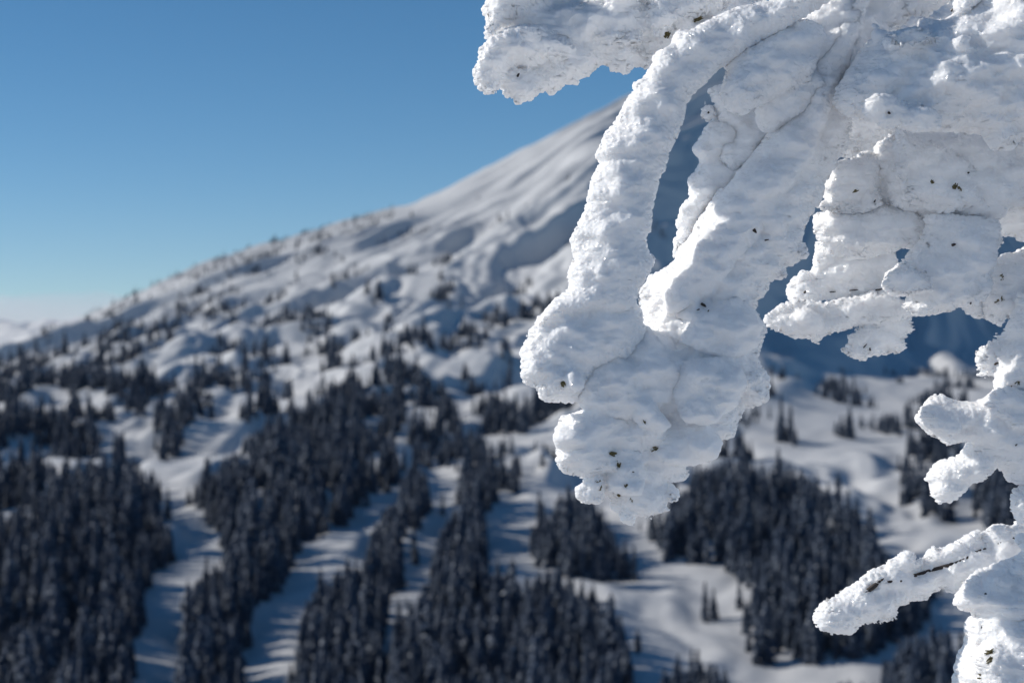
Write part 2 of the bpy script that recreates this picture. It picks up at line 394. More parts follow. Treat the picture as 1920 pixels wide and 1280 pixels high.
for v in range(6):
    ids = rest[rng.integers(0, 6, len(rest)) == v] if v < 0 else rest[v::6]
    pv, pf = PROTO[v]; a = rng.uniform(0, 6.28, len(ids)); s = TH[ids]
    x = (pv[None, :, 0] * np.cos(a)[:, None] - pv[None, :, 1] * np.sin(a)[:, None]) * s[:, None] * 1.05 + TX[ids][:, None]
    y = (pv[None, :, 0] * np.sin(a)[:, None] + pv[None, :, 1] * np.cos(a)[:, None]) * s[:, None] * 1.05 + TY[ids][:, None]
    z = pv[None, :, 2] * s[:, None] + TZ[ids][:, None]
    VV.append(np.stack([x, y, z], -1).reshape(-1, 3))
    FF.append((pf[None] + (np.arange(len(ids)) * len(pv))[:, None, None] + off).reshape(-1, 3)); off += len(ids) * len(pv)
f = mesh_np('forest', np.concatenate(VV), np.concatenate(FF), M_CON, None, False); f['kind'] = 'stuff'
f['label'] = 'dark conifer forest spread in strips and clumps over the snowy mountainside'; f['category'] = 'forest'

# ------------------------------------------------------------------ rime covered foreground tree
K = 2.0 / F          # metres per photo pixel at two metres
TREE = bpy.data.objects.new('rime_covered_conifer', None); C.objects.link(TREE)
TREE.location = (1190 * K, 2.10, -2.4)
TREE['label'] = 'snow conifer with thick white rime on its drooping branches, filling the right foreground'; TREE['category'] = 'tree'
BASE = np.array(TREE.location)
def to_world(p):       # grid units (u, v, w) -> metres
    return np.stack([(p[:, 0] - 960) * K, 2.0 + p[:, 2] * K, (640 - p[:, 1]) * K], 1)
def poly_sdf(U, V, poly):
    poly = np.asarray(poly, float); d = np.full(U.shape, 1e9); x0, y0 = poly[-1]
    for x1, y1 in poly:
        ex, ey = x1 - x0, y1 - y0; L = ex * ex + ey * ey + 1e-9
        t = np.clip(((U - x0) * ex + (V - y0) * ey) / L, 0, 1)
        d = np.minimum(d, (U - x0 - t * ex) ** 2 + (V - y0 - t * ey) ** 2); x0, y0 = x1, y1
    d = np.sqrt(d)
    return np.where(inpoly(U, V, poly), d, -d)
def nets(Fd):
    s = Fd > 0
    nx, ny, nz = Fd.shape
    c = s[:-1, :-1, :-1]; allv = c.copy(); anyv = c.copy()
    for dx in (0, 1):
        for dy in (0, 1):
            for dz in (0, 1):
                q = s[dx:nx - 1 + dx, dy:ny - 1 + dy, dz:nz - 1 + dz]; allv &= q; anyv |= q
    act = anyv & ~allv; ii = np.argwhere(act)
    ids = np.full(act.shape, -1, np.int32); ids[act] = np.arange(len(ii))
    acc = np.zeros((len(ii), 3)); cnt = np.zeros(len(ii))
    cor = [(a, b, d) for a in (0, 1) for b in (0, 1) for d in (0, 1)]
    val = {k: Fd[ii[:, 0] + k[0], ii[:, 1] + k[1], ii[:, 2] + k[2]] for k in cor}
    for k in cor:
        for ax in range(3):
            if k[ax] == 0:
                k2 = list(k); k2[ax] = 1; k2 = tuple(k2)
                a, b = val[k], val[k2]; m = (a > 0) != (b > 0)
                t = np.where(m, a / np.where(m, a - b, 1), 0)
                pos = np.repeat(np.array(k, float)[None], len(ii), 0); pos[:, ax] = t
                acc += pos * m[:, None]; cnt += m
    V = ii + acc / cnt[:, None]
    quads = []
    for ax in range(3):
        sl0 = [slice(None)] * 3; sl1 = [slice(None)] * 3; sl0[ax] = slice(0, -1); sl1[ax] = slice(1, None)
        a = s[tuple(sl0)]; b = s[tuple(sl1)]
        e = np.argwhere(a != b); o1, o2 = [x for x in range(3) if x != ax]
        e = e[(e[:, o1] > 0) & (e[:, o2] > 0) & (e[:, o1] < Fd.shape[o1] - 1) & (e[:, o2] < Fd.shape[o2] - 1)]
        def g(d1, d2):
            p = e.copy(); p[:, o1] -= d1; p[:, o2] -= d2
            return ids[p[:, 0], p[:, 1], p[:, 2]]
        q = np.stack([g(1, 1), g(0, 1), g(0, 0), g(1, 0)], 1)
        fl = a[e[:, 0], e[:, 1], e[:, 2]]
        if ax == 1: fl = ~fl
        q[~fl] = q[~fl][:, ::-1]; quads.append(q)
    return V, np.concatenate(quads)
def vnormals(V, Q):
    n = np.cross(V[Q[:, 2]] - V[Q[:, 0]], V[Q[:, 3]] - V[Q[:, 1]])
    N = np.zeros_like(V)
    for k in range(4):
        for a in range(3): N[:, a] += np.bincount(Q[:, k], n[:, a], len(V))
    return N / (np.linalg.norm(N, axis=1)[:, None] + 1e-9)
def lobe(poly, c=0, T=60, R=60, g=(0, 0), ser=1., bl=3, sc=1.):
    return dict(poly=poly, c=c * 1.35, T=T * 1.18, R=R, g=g, ser=ser, bl=bl, sc=sc)
SEED = [0]
def build_branch(name, lobes, pits=(), h=2.0, k=7., lump=1., label=None, dw=0):
    SEED[0] += 17; sd = SEED[0]
    L = []
    for l in lobes:
        l = dict(l); l['c'] += dw; s = 1 + l['c'] * K / 2.0
        p = np.array(l['poly'], float); l['poly'] = np.stack([960 + (p[:, 0] - 960) * s, 640 + (p[:, 1] - 640) * s], 1); L.append(l)
    mn = np.min([l['poly'].min(0) for l in L], 0) - 14; mx = np.max([l['poly'].max(0) for l in L], 0) + 14
    w0 = min(l['c'] - max(l['T'], min(125, .45 * min(np.ptp(l['poly'][:, 0]), np.ptp(l['poly'][:, 1])))) * 1.35 - abs(l['g'][0]) * np.ptp(l['poly'][:, 0]) / 2 - abs(l['g'][1]) * np.ptp(l['poly'][:, 1]) / 2 for l in L) - 24
    w1 = max(l['c'] + max(l['T'], min(125, .45 * min(np.ptp(l['poly'][:, 0]), np.ptp(l['poly'][:, 1])))) * 1.35 + abs(l['g'][0]) * np.ptp(l['poly'][:, 0]) / 2 + abs(l['g'][1]) * np.ptp(l['poly'][:, 1]) / 2 for l in L) + 24
    us = np.arange(mn[0], mx[0], h); vs = np.arange(mn[1], mx[1], h); ws = np.arange(w0, w1, h).astype(np.float32)
    Fd = np.full((len(us), len(vs), len(ws)), -30, np.float32)
    for li, l in enumerate(L):
        p = l['poly']; i0 = max(0, int((p[:, 0].min() - 12 - us[0]) / h)); i1 = min(len(us), int((p[:, 0].max() + 12 - us[0]) / h) + 1)
        j0 = max(0, int((p[:, 1].min() - 12 - vs[0]) / h)); j1 = min(len(vs), int((p[:, 1].max() + 12 - vs[0]) / h) + 1)
        U, V = np.meshgrid(us[i0:i1], vs[j0:j1], indexing='ij')
        d = poly_sdf(U, V, p)
        ds = blur(blur(d, 0, l['bl'], 2), 1, l['bl'], 2) if l['bl'] else d
        wgt = np.clip(d / 14, 0, 1); d = d * (1 - wgt) + ds * wgt
        d = d + l['ser'] * ((.35 - np.abs(noise2(U / 12, V / 7, sd + li)) * 1.6) * 4.6 + noise2(U / 4.6, V / 3.8, sd + 5 + li) * 1.6)
        uc, vc = p.mean(0)
        cc = l['c'] + l['g'][0] * (U - uc) + l['g'][1] * (V - vc) + fbm2(U / 85, V / 55, 3, sd + 30 + li) * 20 * lump
        T0 = max(l['T'], min(.9 * float(d.max()), 125.)); Tm = T0 * (1 + .16 * fbm2(U / 60, V / 36, 3, sd + 60 + li))
        R = max(l['R'], .95 * float(d.max()))
        q1 = np.maximum(R - d, 0).astype(np.float32)[:, :, None]
        q2 = ((ws[None, None, :] - cc[:, :, None]) * (R / Tm)[:, :, None]).astype(np.float32)
        f = R - np.sqrt(q1 * q1 + q2 * q2)
        f *= np.minimum(1, (Tm / R))[:, :, None].astype(np.float32)
        S = Fd[i0:i1, j0:j1]; hh = np.clip(.5 + .5 * (f - S) / k, 0, 1)
        Fd[i0:i1, j0:j1] = S * (1 - hh) + f * hh + k * hh * (1 - hh)
    V, Q = nets(Fd); V = V * h + np.array([us[0], vs[0], ws[0]])
    N = vnormals(V, Q)
    # rime detail: cauliflower knobs on the windward (left) side, drawn-out feathers on the lee side
    wind = np.clip(.5 - .9 * N[:, 0] - .25 * N[:, 1], 0, 1)
    warp = np.stack([noise3(V[:, 0] / 40, V[:, 1] / 40, V[:, 2] / 40, sd + a) for a in (1, 2, 3)], 1) * 10
    Pw = V + warp
    knob = .55 - worley3(Pw / 24, sd + 4); knob2 = .55 - worley3(Pw / 10.5, sd + 5)
    feather = noise3(Pw[:, 0] / 55, (Pw[:, 1] - .12 * Pw[:, 0]) / 9.5, Pw[:, 2] / 16, sd + 6)
    feather2 = noise3(V[:, 0] / 26, (V[:, 1] - .1 * V[:, 0]) / 4.5, V[:, 2] / 8, sd + 7)
    big = noise3(V[:, 0] / 52, V[:, 1] / 36, V[:, 2] / 45, sd + 8)
    gr = noise3(V[:, 0] / 5.2, V[:, 1] / 5.2, V[:, 2] / 5.2, sd + 9)
    kn = np.clip(.5 + 1.1 * noise3(V[:, 0] / 70, V[:, 1] / 70, V[:, 2] / 70, sd + 12), .15, 1)
    ph = (V[:, 1] * .96 + V[:, 0] * .16) / 36 + 1.5 * noise3(V[:, 0] / 62, V[:, 1] / 62, V[:, 2] / 62, sd + 13) + .35 * noise3(V[:, 0] / 17, V[:, 1] / 17, V[:, 2] / 17, sd + 14)
    ph2 = ph * 2.3 + .9 * noise3(V[:, 0] / 30, V[:, 1] / 30, V[:, 2] / 30, sd + 15)
    saw = lambda t: (t - np.floor(t)) ** 1.5
    ledge = (saw(ph) * 4.2 + saw(ph2) * .9 - 2.4) * np.clip(.5 + 1.6 * noise3(V[:, 0] / 90, V[:, 1] / 70, V[:, 2] / 80, sd + 16), 0, 1)
    disp = big * 5.5 * lump + (1 - wind) * ledge * lump + wind * kn * (knob * 5 + knob2 * 2.6) * lump + wind * gr * 1.2 + (1 - wind) * (np.abs(feather) * -2.2 * (1.2 - kn) + feather2 * .45 + knob * .3) * lump
    V = V + N * disp[:, None]
    W = to_world(V)
    spots = []
    for (px, py, rad, dep) in pits:
        X = 960 + F * W[:, 0] / W[:, 1]; Yp = 640 - F * W[:, 2] / W[:, 1]
        m = np.hypot(X - px, Yp - py) < 4
        if not m.any(): spots.append(None); continue
        i = np.where(m)[0][np.argmin(W[m, 1])]; hit = W[i].copy()
        dd = np.linalg.norm((W - hit) * (1, .5, 1), axis=1) / (rad * K)
        W = W + np.array([0, 1, 0]) * (np.exp(-dd ** 2 * 1.2) * dep * K)[:, None]
        spots.append(hit)
    o = mesh_np(name, W - BASE, Q, M_RIME, TREE)
    if label: o['label'] = label
    return o, spots
def spindle(V, T, a, b, r, n=6, seed=0):
    a = np.array(a, float); b = np.array(b, float); d = b - a; L = np.linalg.norm(d); d /= L
    up = np.array([0, 0, 1.]) if abs(d[2]) < .9 else np.array([1., 0, 0]); e1 = np.cross(d, up); e1 /= np.linalg.norm(e1); e2 = np.cross(d, e1)
    rr = np.random.default_rng(seed); base = len(V)
    for t, s in ((0, .75), (.25, 1), (.55, .9), (.8, .62), (1, .08)):
        for k in range(n):
            an = k * 2 * math.pi / n; q = r * s * rr.uniform(.8, 1.2); V.append(a + d * L * t + (e1 * math.cos(an) + e2 * math.sin(an)) * q)
    for i in range(4):
        for k in range(n):
            p, q = base + i * n + k, base + i * n + (k + 1) % n; T.append((p, q, q + n, p + n))
def put(kind, parent, hit, ang=0., length=10, rad=2.5, seed=0):
    if hit is None: return
    r = random.Random(seed); V = []; T = []
    nb = 9 if kind == 'needle_tuft' else 1
    if kind == 'needle_tuft': length *= 1.15
    for q in range(nb):
        a = math.radians(ang + (r.uniform(-28, 28) if nb > 1 else 0)); off = np.array([r.uniform(-4, 4), 0, r.uniform(-4, 4)]) * K * (nb > 1)
        d = np.array([math.cos(a), -.55 if nb > 1 else -.1, math.sin(a)]); l = length * K * r.uniform(.7, 1.1)
        c = hit + off + np.array([0, (4.5 if kind != 'twig' else 3.) * K, 0])
        spindle(V, T, c - d * l * .5, c + d * l * .5, rad * K, 6, seed + q)
    o = mesh_np(kind, np.array(V) - BASE, T, M_NEEDLE if kind == 'needle_tuft' else M_TWIG, parent)
    return o

def branch(lobes, spots=(), path=None, **kw):
    """spots: (px, py, pit radius, pit depth, kind, angle, length, radius)"""
    o, hits = build_branch('rime_branch', lobes, [s[:4] for s in spots], **kw)
    for i, (s, hpt) in enumerate(zip(spots, hits)):
        if s[4]: put(s[4], o, hpt, s[5], s[6], s[7], i * 31 + int(s[0]))
    if path:
        pts = [h for h in hits[path[0]:] if h is not None]; V = []; T = []; rr = random.Random(4)
        pts = [p + np.array([0, rr.uniform(6., 10.5) * K, 0]) for p in pts]; n = 8
        for i, p in enumerate(pts):
            d = pts[min(i + 1, len(pts) - 1)] - pts[max(i - 1, 0)]; d /= np.linalg.norm(d); e1 = np.cross(d, (0, 1., 0)); e1 /= np.linalg.norm(e1); e2 = np.cross(d, e1)
            for k in range(n): V.append(p + (e1 * math.cos(k * .785) + e2 * math.sin(k * .785)) * K * rr.uniform(3.2, 5.4))
        for i in range(len(pts) - 1):
            for k in range(n): a, b = i * n + k, i * n + (k + 1) % n; T.append((a, b, b + n, a + n))
        mesh_np('twig', np.array(V) - BASE, T, M_TWIG, o)
    return o

A_back = [(918,-60),(912,5),(905,20),(911,37),(908,70),(918,77),(901,96),(899,110),(915,120),(943,180),(952,184),(957,179),(971,194),(984,191),(992,191),(1009,180),(1019,169),(1029,180),(1037,183),(1040,176),(1057,166),(1058,159),(1070,160),(1081,160),(1089,149),(1106,141),(1119,127),(1130,122),(1143,124),(1145,135),(1161,136),(1168,142),(1183,138),(1189,127),(1203,121),(1213,128),(1220,118),(1260,110),(1330,100),(1440,40),(1440,-60)]
A_lip = [(918,77),(945,58),(978,48),(1016,46),(1060,68),(1085,92),(1062,108),(1020,115),(990,130),(975,127),(960,134),(950,150),(938,168),(927,177),(916,179),(901,169),(890,156),(887,141),(899,110),(901,96)]
A_tip = [(941,165),(946,143),(962,132),(985,128),(1010,124),(1040,140),(1037,160),(1019,169),(1009,180),(992,191),(971,194),(957,179),(952,184),(943,180)]
A_up = [(905,20),(925,-30),(960,-50),(1010,-50),(1020,0),(990,30),(945,50),(918,77),(908,70),(911,37)]
branch([lobe(A_back, 95, 60, 55, (0, -.25)), lobe(A_lip, 20, 50, 42, (.2, 0)), lobe(A_tip, 45, 40, 34), lobe(A_up, 35, 55, 45, (.2, 0)),
        lobe([(1060,20),(1110,0),(1150,-30),(1200,-20),(1215,40),(1200,85),(1150,95),(1110,80),(1080,60)], 58, 46, 40, ser=1.6),
        lobe([(1200,-40),(1330,-50),(1400,-20),(1350,20),(1310,32),(1270,50),(1240,80),(1215,60)], 50, 45, 40, ser=1.6)],
       [(974,139,7,9,'twig',60,9,2.6),(1000,22,14,7,None,0,0,0),(1080,45,10,9,None,0,0,0),(1125,80,12,9,None,0,0,0),(1310,38,10,9,'needle_tuft',30,12,1.8),(1254,68,8,9,'needle_tuft',70,10,1.6)],
       label='broad rime slab with a ragged fringe against the sky, upper left of the tree')
B_arm = [(1520,-60),(1440,0),(1400,13),(1380,17),(1349,31),(1324,41),(1310,48),(1293,59),(1276,58),(1262,66),(1259,82),(1248,90),(1234,97),(1220,110),(1221,121),(1206,146),(1197,153),(1185,160),(1188,169),(1172,194),(1161,211),(1154,225),(1137,245),(1129,262),(1127,270),(1115,295),(1124,305),(1110,329),(1103,360),(1104,365),(1092,402),(1083,424),(1069,450),(1074,455),(1076,481),(1072,497),(1064,514),(1067,537),(1064,548),(1075,580),(1150,600),(1190,590),(1200,542),(1213,526),(1227,500),(1230,483),(1217,469),(1213,444),(1221,436),(1225,407),(1227,382),(1235,343),(1240,329),(1251,318),(1254,287),(1273,253),(1282,225),(1287,197),(1310,169),(1338,140),(1380,110),(1430,80),(1480,50),(1560,0),(1600,-60)]
C_ball = [(1064,544),(1080,538),(1114,526),(1140,532),(1159,547),(1185,557),(1204,580),(1215,620),(1200,660),(1150,690),(1110,720),(1095,755),(1081,753),(1067,758),(1047,753),(1022,752),(1013,746),(1009,731),(982,719),(977,701),(975,664),(985,632),(1000,607),(1016,585),(1038,562)]
C_plate = [(1064,546),(1080,538),(1114,522),(1125,540),(1159,547),(1150,556),(1185,560),(1180,575),(1130,585),(1060,590),(1010,610),(1016,585),(1038,562)]
branch([lobe(B_arm, -95, 58, 64, (0, .06), ser=.8, bl=5), lobe(C_ball, -62, 66, 74, (.12, 0), ser=.9, bl=5), lobe(C_plate, -86, 52, 40, (.1, 0), ser=.6),
        lobe([(1060,700),(1075,690),(1092,700),(1095,725),(1080,735),(1064,725)], -118, 16, 16, ser=.2)],
       [(1057,722,9,8,'needle_tuft',80,9,1.5),(1062,695,8,9,None,0,0,0)], lump=.6, label='long rime covered arm bending down to a rounded knob, leftmost of the hanging branches')
D_main = [(1480,250),(1440,300),(1400,335),(1362,351),(1345,357),(1334,374),(1320,391),(1303,424),(1292,447),(1275,467),(1262,489),(1235,509),(1224,514),(1213,528),(1200,545),(1203,573),(1207,599),(1199,616),(1182,627),(1173,641),(1150,680),(1150,740),(1180,800),(1260,850),(1340,844),(1356,830),(1351,824),(1374,823),(1377,805),(1387,777),(1393,771),(1398,764),(1418,762),(1439,748),(1442,712),(1429,687),(1418,672),(1425,644),(1431,630),(1438,621),(1433,604),(1417,582),(1425,559),(1433,548),(1442,528),(1462,526),(1473,520),(1473,506),(1466,502),(1490,495),(1512,481),(1507,461),(1501,450),(1521,396),(1537,368),(1545,340),(1555,300),(1560,262),(1550,200)]
D_up = [(1420,350),(1380,335),(1440,250),(1478,190),(1520,120),(1550,60),(1600,-60),(1780,-60),(1700,40),(1640,120),(1600,200),(1590,270),(1560,320),(1530,380),(1480,400)]
D_ll = [(1173,641),(1142,644),(1123,649),(1116,658),(1120,666),(1109,677),(1083,684),(1079,692),(1081,717),(1079,743),(1086,754),(1089,762),(1110,790),(1180,790),(1260,760),(1300,700),(1260,630),(1210,610)]
D_low = [(1086,771),(1072,774),(1052,779),(1048,796),(1037,813),(1044,841),(1041,864),(1055,881),(1075,889),(1095,897),(1140,890),(1200,870),(1260,850),(1270,800),(1220,760),(1150,750),(1110,760)]
D_tip = [(1095,897),(1096,904),(1081,914),(1082,931),(1092,940),(1106,945),(1126,940),(1137,928),(1147,937),(1147,951),(1162,962),(1165,976),(1185,986),(1190,986),(1192,971),(1199,968),(1213,972),(1232,966),(1255,957),(1258,948),(1254,942),(1269,940),(1275,931),(1272,917),(1263,909),(1254,906),(1277,904),(1292,900),(1297,889),(1289,869),(1308,868),(1334,868),(1342,858),(1342,844),(1330,800),(1250,790),(1180,800),(1120,860)]
D_tipfront = [(1095,897),(1096,904),(1081,914),(1082,931),(1092,940),(1106,945),(1126,940),(1137,928),(1140,905),(1130,880),(1110,876)]
D_mid = [(1150,880),(1142,850),(1165,835),(1200,850),(1215,890),(1200,925),(1170,930),(1140,920),(1138,900)]
D_p1 = [(1278,680),(1300,668),(1350,672),(1390,690),(1400,720),(1380,760),(1330,800),(1280,790),(1260,740)]
D_p2 = [(1180,745),(1200,738),(1222,745),(1240,775),(1262,800),(1240,815),(1200,800),(1180,770)]
D_p3 = [(1300,590),(1380,560),(1420,580),(1436,605),(1425,650),(1380,670),(1310,660),(1270,640)]
D_p4 = [(1048,796),(1072,774),(1120,768),(1160,775),(1180,800),(1165,830),(1120,845),(1070,850),(1044,841),(1037,813)]
D_p5 = [(1250,800),(1330,790),(1356,830),(1342,858),(1300,872),(1240,870),(1220,835)]
E_rib = [(1349,205),(1335,222),(1321,247),(1307,267),(1296,281),(1310,305),(1301,323),(1290,332),(1294,371),(1272,391),(1266,421),(1271,430),(1261,452),(1262,485),(1290,455),(1320,400),(1345,370),(1400,345),(1430,280),(1400,215),(1370,190)]
branch([lobe(D_main, 28, 78, 72, (-.10, .0), ser=.9, bl=6), lobe(D_up, 30, 70, 60, (-.1, 0), bl=6), lobe([(1640,-60),(1560,60),(1500,200),(1440,262),(1385,322),(1355,362),(1325,420),(1290,480),(1240,540),(1250,590),(1330,560),(1400,470),(1470,380),(1530,290),(1565,180),(1600,80),(1660,-60)], -32, 60, 60, ser=.3, bl=8), lobe(D_ll, -48, 60, 58, (.28, 0), ser=.35), lobe(D_low, -30, 58, 52, (.25, 0)),
        lobe(D_tip, 5, 44, 36, (.1, 0), ser=.9), lobe(D_tipfront, -30, 30, 26), lobe(D_mid, -42, 32, 30, ser=.35), lobe(D_p1, -52, 24, 26, (.15, 0), ser=.35), lobe(D_p2, -72, 26, 24, ser=.35),
        lobe(D_p3, -38, 26, 26, (.15, 0), ser=.35), lobe(D_p4, -62, 40, 38, (.2, 0), ser=.35), lobe(D_p5, -30, 26, 24, (.2, 0), ser=.35)],
       [(1417,436,8,11,'twig',-50,11,3.2),(1436,448,7,6,'twig',10,9,1.6),(1320,568,8,12,'twig',-35,12,3.2),(1312,578,6,6,'twig',200,8,1.4),(1326,580,6,5,'twig',60,8,1.4),
        (1162,871,5,6,'needle_tuft',90,10,1.7),(1120,900,4,4,'needle_tuft',60,9,1.5),(1173,909,4,4,'needle_tuft',100,8,1.5),(1159,930,4,4,'needle_tuft',70,13,1.8),(1183,940,4,4,'needle_tuft',70,7,1.2),
        (1127,916,3,3,'needle_tuft',90,6,1.1),(1150,850,7,6,'needle_tuft',160,12,1.4),(1206,793,8,7,'needle_tuft',140,6,1.1),(1228,843,6,6,'needle_tuft',10,7,1.2),(1190,884,4,3,'twig',-10,9,1.2)],
       label='widest rime mass hanging in the middle, spreading to a ragged fringe at its tip')
branch([lobe(E_rib, 72, 34, 30, (.3, 0), ser=.7), lobe([(1312,205),(1318,196),(1335,195),(1345,205),(1340,218),(1330,228),(1318,222)], 60, 16, 15)],
       [(1328,208,4,3,'twig',80,6,2.4)], label='thin bright rime rib in the gap between the long arm and the middle mass')
F_l = [(1478,37),(1515,34),(1549,42),(1552,65),(1543,96),(1535,121),(1521,146),(1492,169),(1450,183),(1428,197),(1410,205),(1389,219),(1375,217),(1358,208),(1349,174),(1354,146),(1361,132),(1355,118),(1380,96),(1394,87),(1408,82),(1436,65),(1459,45)]
G_l = [(1417,208),(1419,239),(1431,252),(1450,247),(1480,225),(1540,190),(1560,140),(1520,130),(1440,180)]
branch([lobe(F_l, -62, 56, 52, (.3, 0), ser=.8, bl=4), lobe(G_l, -20, 46, 36, (.1, 0), ser=.35),
        lobe([(1380,110),(1440,60),(1500,20),(1560,-60),(1660,-60),(1620,60),(1560,150),(1480,200),(1400,190)], 10, 50, 44, ser=.6),
        lobe([(1330,170),(1372,150),(1420,190),(1440,240),(1410,300),(1370,330),(1345,300),(1352,250),(1340,210)], 78, 30, 28, ser=.8)],
       [(1410,228,10,14,None,0,0,0)], dw=-25, label='short blunt rime lobe over the top of the middle mass')
O_back = [(1540,-60),(2080,-60),(2080,420),(1860,430),(1800,400),(1740,330),(1680,300),(1600,300),(1540,290),(1500,200),(1500,80)]
branch([lobe(O_back, 175, 55, 50, (.1, 0), ser=1.3)], dw=120, label='shaded rime mass behind the upper right lobes')
H_l = [(1900,-60),(1835,-50),(1835,5),(1812,22),(1788,25),(1768,37),(1726,34),(1722,51),(1678,58),(1656,70),(1630,75),(1616,96),(1602,121),(1585,141),(1575,163),(1568,188),(1580,205),(1597,218),(1615,213),(1633,222),(1650,231),(1664,242),(1687,239),(1718,250),(1765,249),(1802,239),(1830,245),(1855,285),(1885,285),(1892,270),(1960,262),(2080,240),(2080,-60)]
branch([lobe(H_l, 10, 90, 78, (-.25, -.05), ser=.8, bl=6), lobe([(1622,185),(1640,178),(1700,190),(1750,200),(1770,225),(1765,245),(1718,250),(1687,239),(1664,242),(1640,228),(1622,210)], -66, 34, 32, (.1, 0), ser=.6),
        lobe([(1656,70),(1678,58),(1722,51),(1740,60),(1760,75),(1730,85),(1690,95),(1660,92)], -50, 26, 22), lobe([(1780,75),(1800,66),(1822,70),(1818,85),(1840,86),(1838,105),(1790,98)], -72, 18, 16, ser=.6),
        lobe([(1636,80),(1635,62),(1640,56),(1637,48),(1640,43),(1645,46),(1647,56),(1660,60),(1664,80)], 0, 11, 9, ser=.2, bl=0),
        lobe([(1788,28),(1790,5),(1800,-20),(1840,-30),(1840,0),(1815,22)], -30, 26, 22), lobe([(1620,-60),(1700,-60),(1790,-60),(1780,0),(1740,30),(1700,25),(1684,24),(1680,8),(1660,-10)], 95, 40, 34)],
       [(1665,214,6,12,'twig',-40,8,2.6),(1855,292,8,12,'twig',30,12,2.4),(1782,17,9,10,'twig',60,8,1.8)], dw=-150, label='big rounded rime lobe at the upper right with a small curled horn on top')
I1 = [(1689,239),(1678,276),(1681,292),(1670,315),(1668,354),(1678,379),(1712,396),(1732,402),(1760,412),(1802,419),(1852,417),(1881,407),(1889,393),(1920,388),(2080,380),(2080,250),(1892,260),(1840,255),(1746,245)]
I2 = [(1622,281),(1605,292),(1585,297),(1560,307),(1552,329),(1543,357),(1549,375),(1526,385),(1540,400),(1620,405),(1650,385),(1650,340),(1648,300),(1636,285)]
I3 = [(1640,275),(1636,300),(1642,340),(1648,375),(1672,382),(1690,300),(1690,240),(1650,262)]
I4 = [(1528,402),(1526,433),(1537,452),(1557,475),(1582,481),(1588,486),(1625,485),(1650,476),(1678,472),(1692,464),(1700,466),(1717,464),(1726,452),(1734,422),(1729,402),(1703,388),(1650,379),(1622,388),(1568,391)]
I5 = [(1730,405),(1737,422),(1730,450),(1712,469),(1684,495),(1664,514),(1658,534),(1675,554),(1703,555),(1703,562),(1691,576),(1717,590),(1746,590),(1788,585),(1788,576),(1819,579),(1841,562),(1850,551),(1860,509),(1872,452),(1862,415),(1790,400)]
I6 = [(1529,455),(1526,475),(1521,498),(1518,509),(1504,506),(1492,520),(1477,534),(1478,548),(1484,562),(1540,566),(1619,560),(1661,545),(1690,500),(1676,470),(1600,450)]
I7 = [(1431,593),(1464,571),(1492,562),(1560,565),(1591,557),(1633,548),(1664,542),(1703,562),(1717,590),(1700,600),(1660,612),(1619,610),(1582,621),(1566,624),(1546,632),(1535,644),(1512,634),(1492,635),(1453,621),(1436,610)]
I8 = [(1597,621),(1588,632),(1594,641),(1580,656),(1599,669),(1619,677),(1622,669),(1650,666),(1687,663),(1701,655),(1701,644),(1692,635),(1703,630),(1715,618),(1712,599),(1703,579),(1661,590),(1640,606),(1619,610)]
I9a = [(1840,400),(1889,385),(2080,360),(2080,470),(1930,456),(1918,458),(1905,443),(1897,441),(1883,444),(1875,464),(1858,464),(1840,450)]
I9b = [(2080,440),(1930,462),(1917,466),(1900,475),(1875,480),(1855,492),(1847,511),(1847,537),(1838,551),(1843,562),(1841,579),(1852,599),(1881,613),(1900,590),(1930,570),(2080,560)]
I_s = [(1790,560),(1816,585),(1830,596),(1856,594),(1860,540),(1800,530)]
branch([lobe(I1, 20, 58, 50, (-.25, 0), ser=.9), lobe(I2, 60, 40, 36), lobe(I3, 70, 30, 24), lobe([(1700,262),(1780,280),(1830,310),(1840,380),(1780,400),(1700,380),(1680,330)], -18, 34, 34, ser=1.2)],
       [(1605,358,4,3,'needle_tuft',20,9,1.6),(1746,342,5,5,'needle_tuft',40,7,1.3),(1791,350,7,6,'needle_tuft',60,9,1.4),(1803,352,5,5,'needle_tuft',120,6,1.2),(1816,325,6,8,'twig',20,6,1.8),(1637,377,5,5,'twig',60,6,1.6)],
       dw=80, label='knobby rime cluster just below the big upper right lobe')
branch([lobe(I4, 42, 46, 42, (-.15, 0), ser=.9), lobe([(1568,391),(1575,375),(1600,368),(1640,374),(1655,385),(1640,395)], 48, 26, 18)],
       [(1598,452,6,5,None,0,0,0),(1650,415,8,5,None,0,0,0)], dw=125, label='egg shaped rime lump left of the knobby cluster')
branch([lobe(I5, 0, 56, 50, (-.2, 0), ser=.9), lobe(I_s, 70, 30, 26), lobe([(1658,534),(1664,514),(1700,492),(1740,510),(1750,545),(1700,556),(1675,554)], -40, 30, 28)],
       [(1786,458,7,12,'twig',15,12,3.),(1750,555,6,7,None,0,0,0),(1823,571,6,6,'twig',70,6,1.6)], dw=95, label='rime lump with a dark twig hole below the knobby cluster')
branch([lobe(I6, 95, 30, 26, (0, .2), ser=.8), lobe(I7, 62, 34, 32, (.05, 0), ser=1.), lobe(I8, 75, 30, 26, ser=1.), lobe([(1484,598),(1496,580),(1520,577),(1540,590),(1545,615),(1530,632),(1505,628),(1490,615)], 40, 24, 22, ser=.7)],
       [(1508,550,7,9,'twig',60,8,2.6),(1560,549,9,8,'twig',5,16,1.5),(1600,547,9,8,'twig',5,18,1.4),(1648,539,9,8,'twig',10,16,2.2),(1625,647,8,7,'twig',50,15,1.5),(1630,652,6,5,'twig',95,9,1.8)],
       dw=145, label='pointed low rime spur sticking out left with a lump hanging below it')
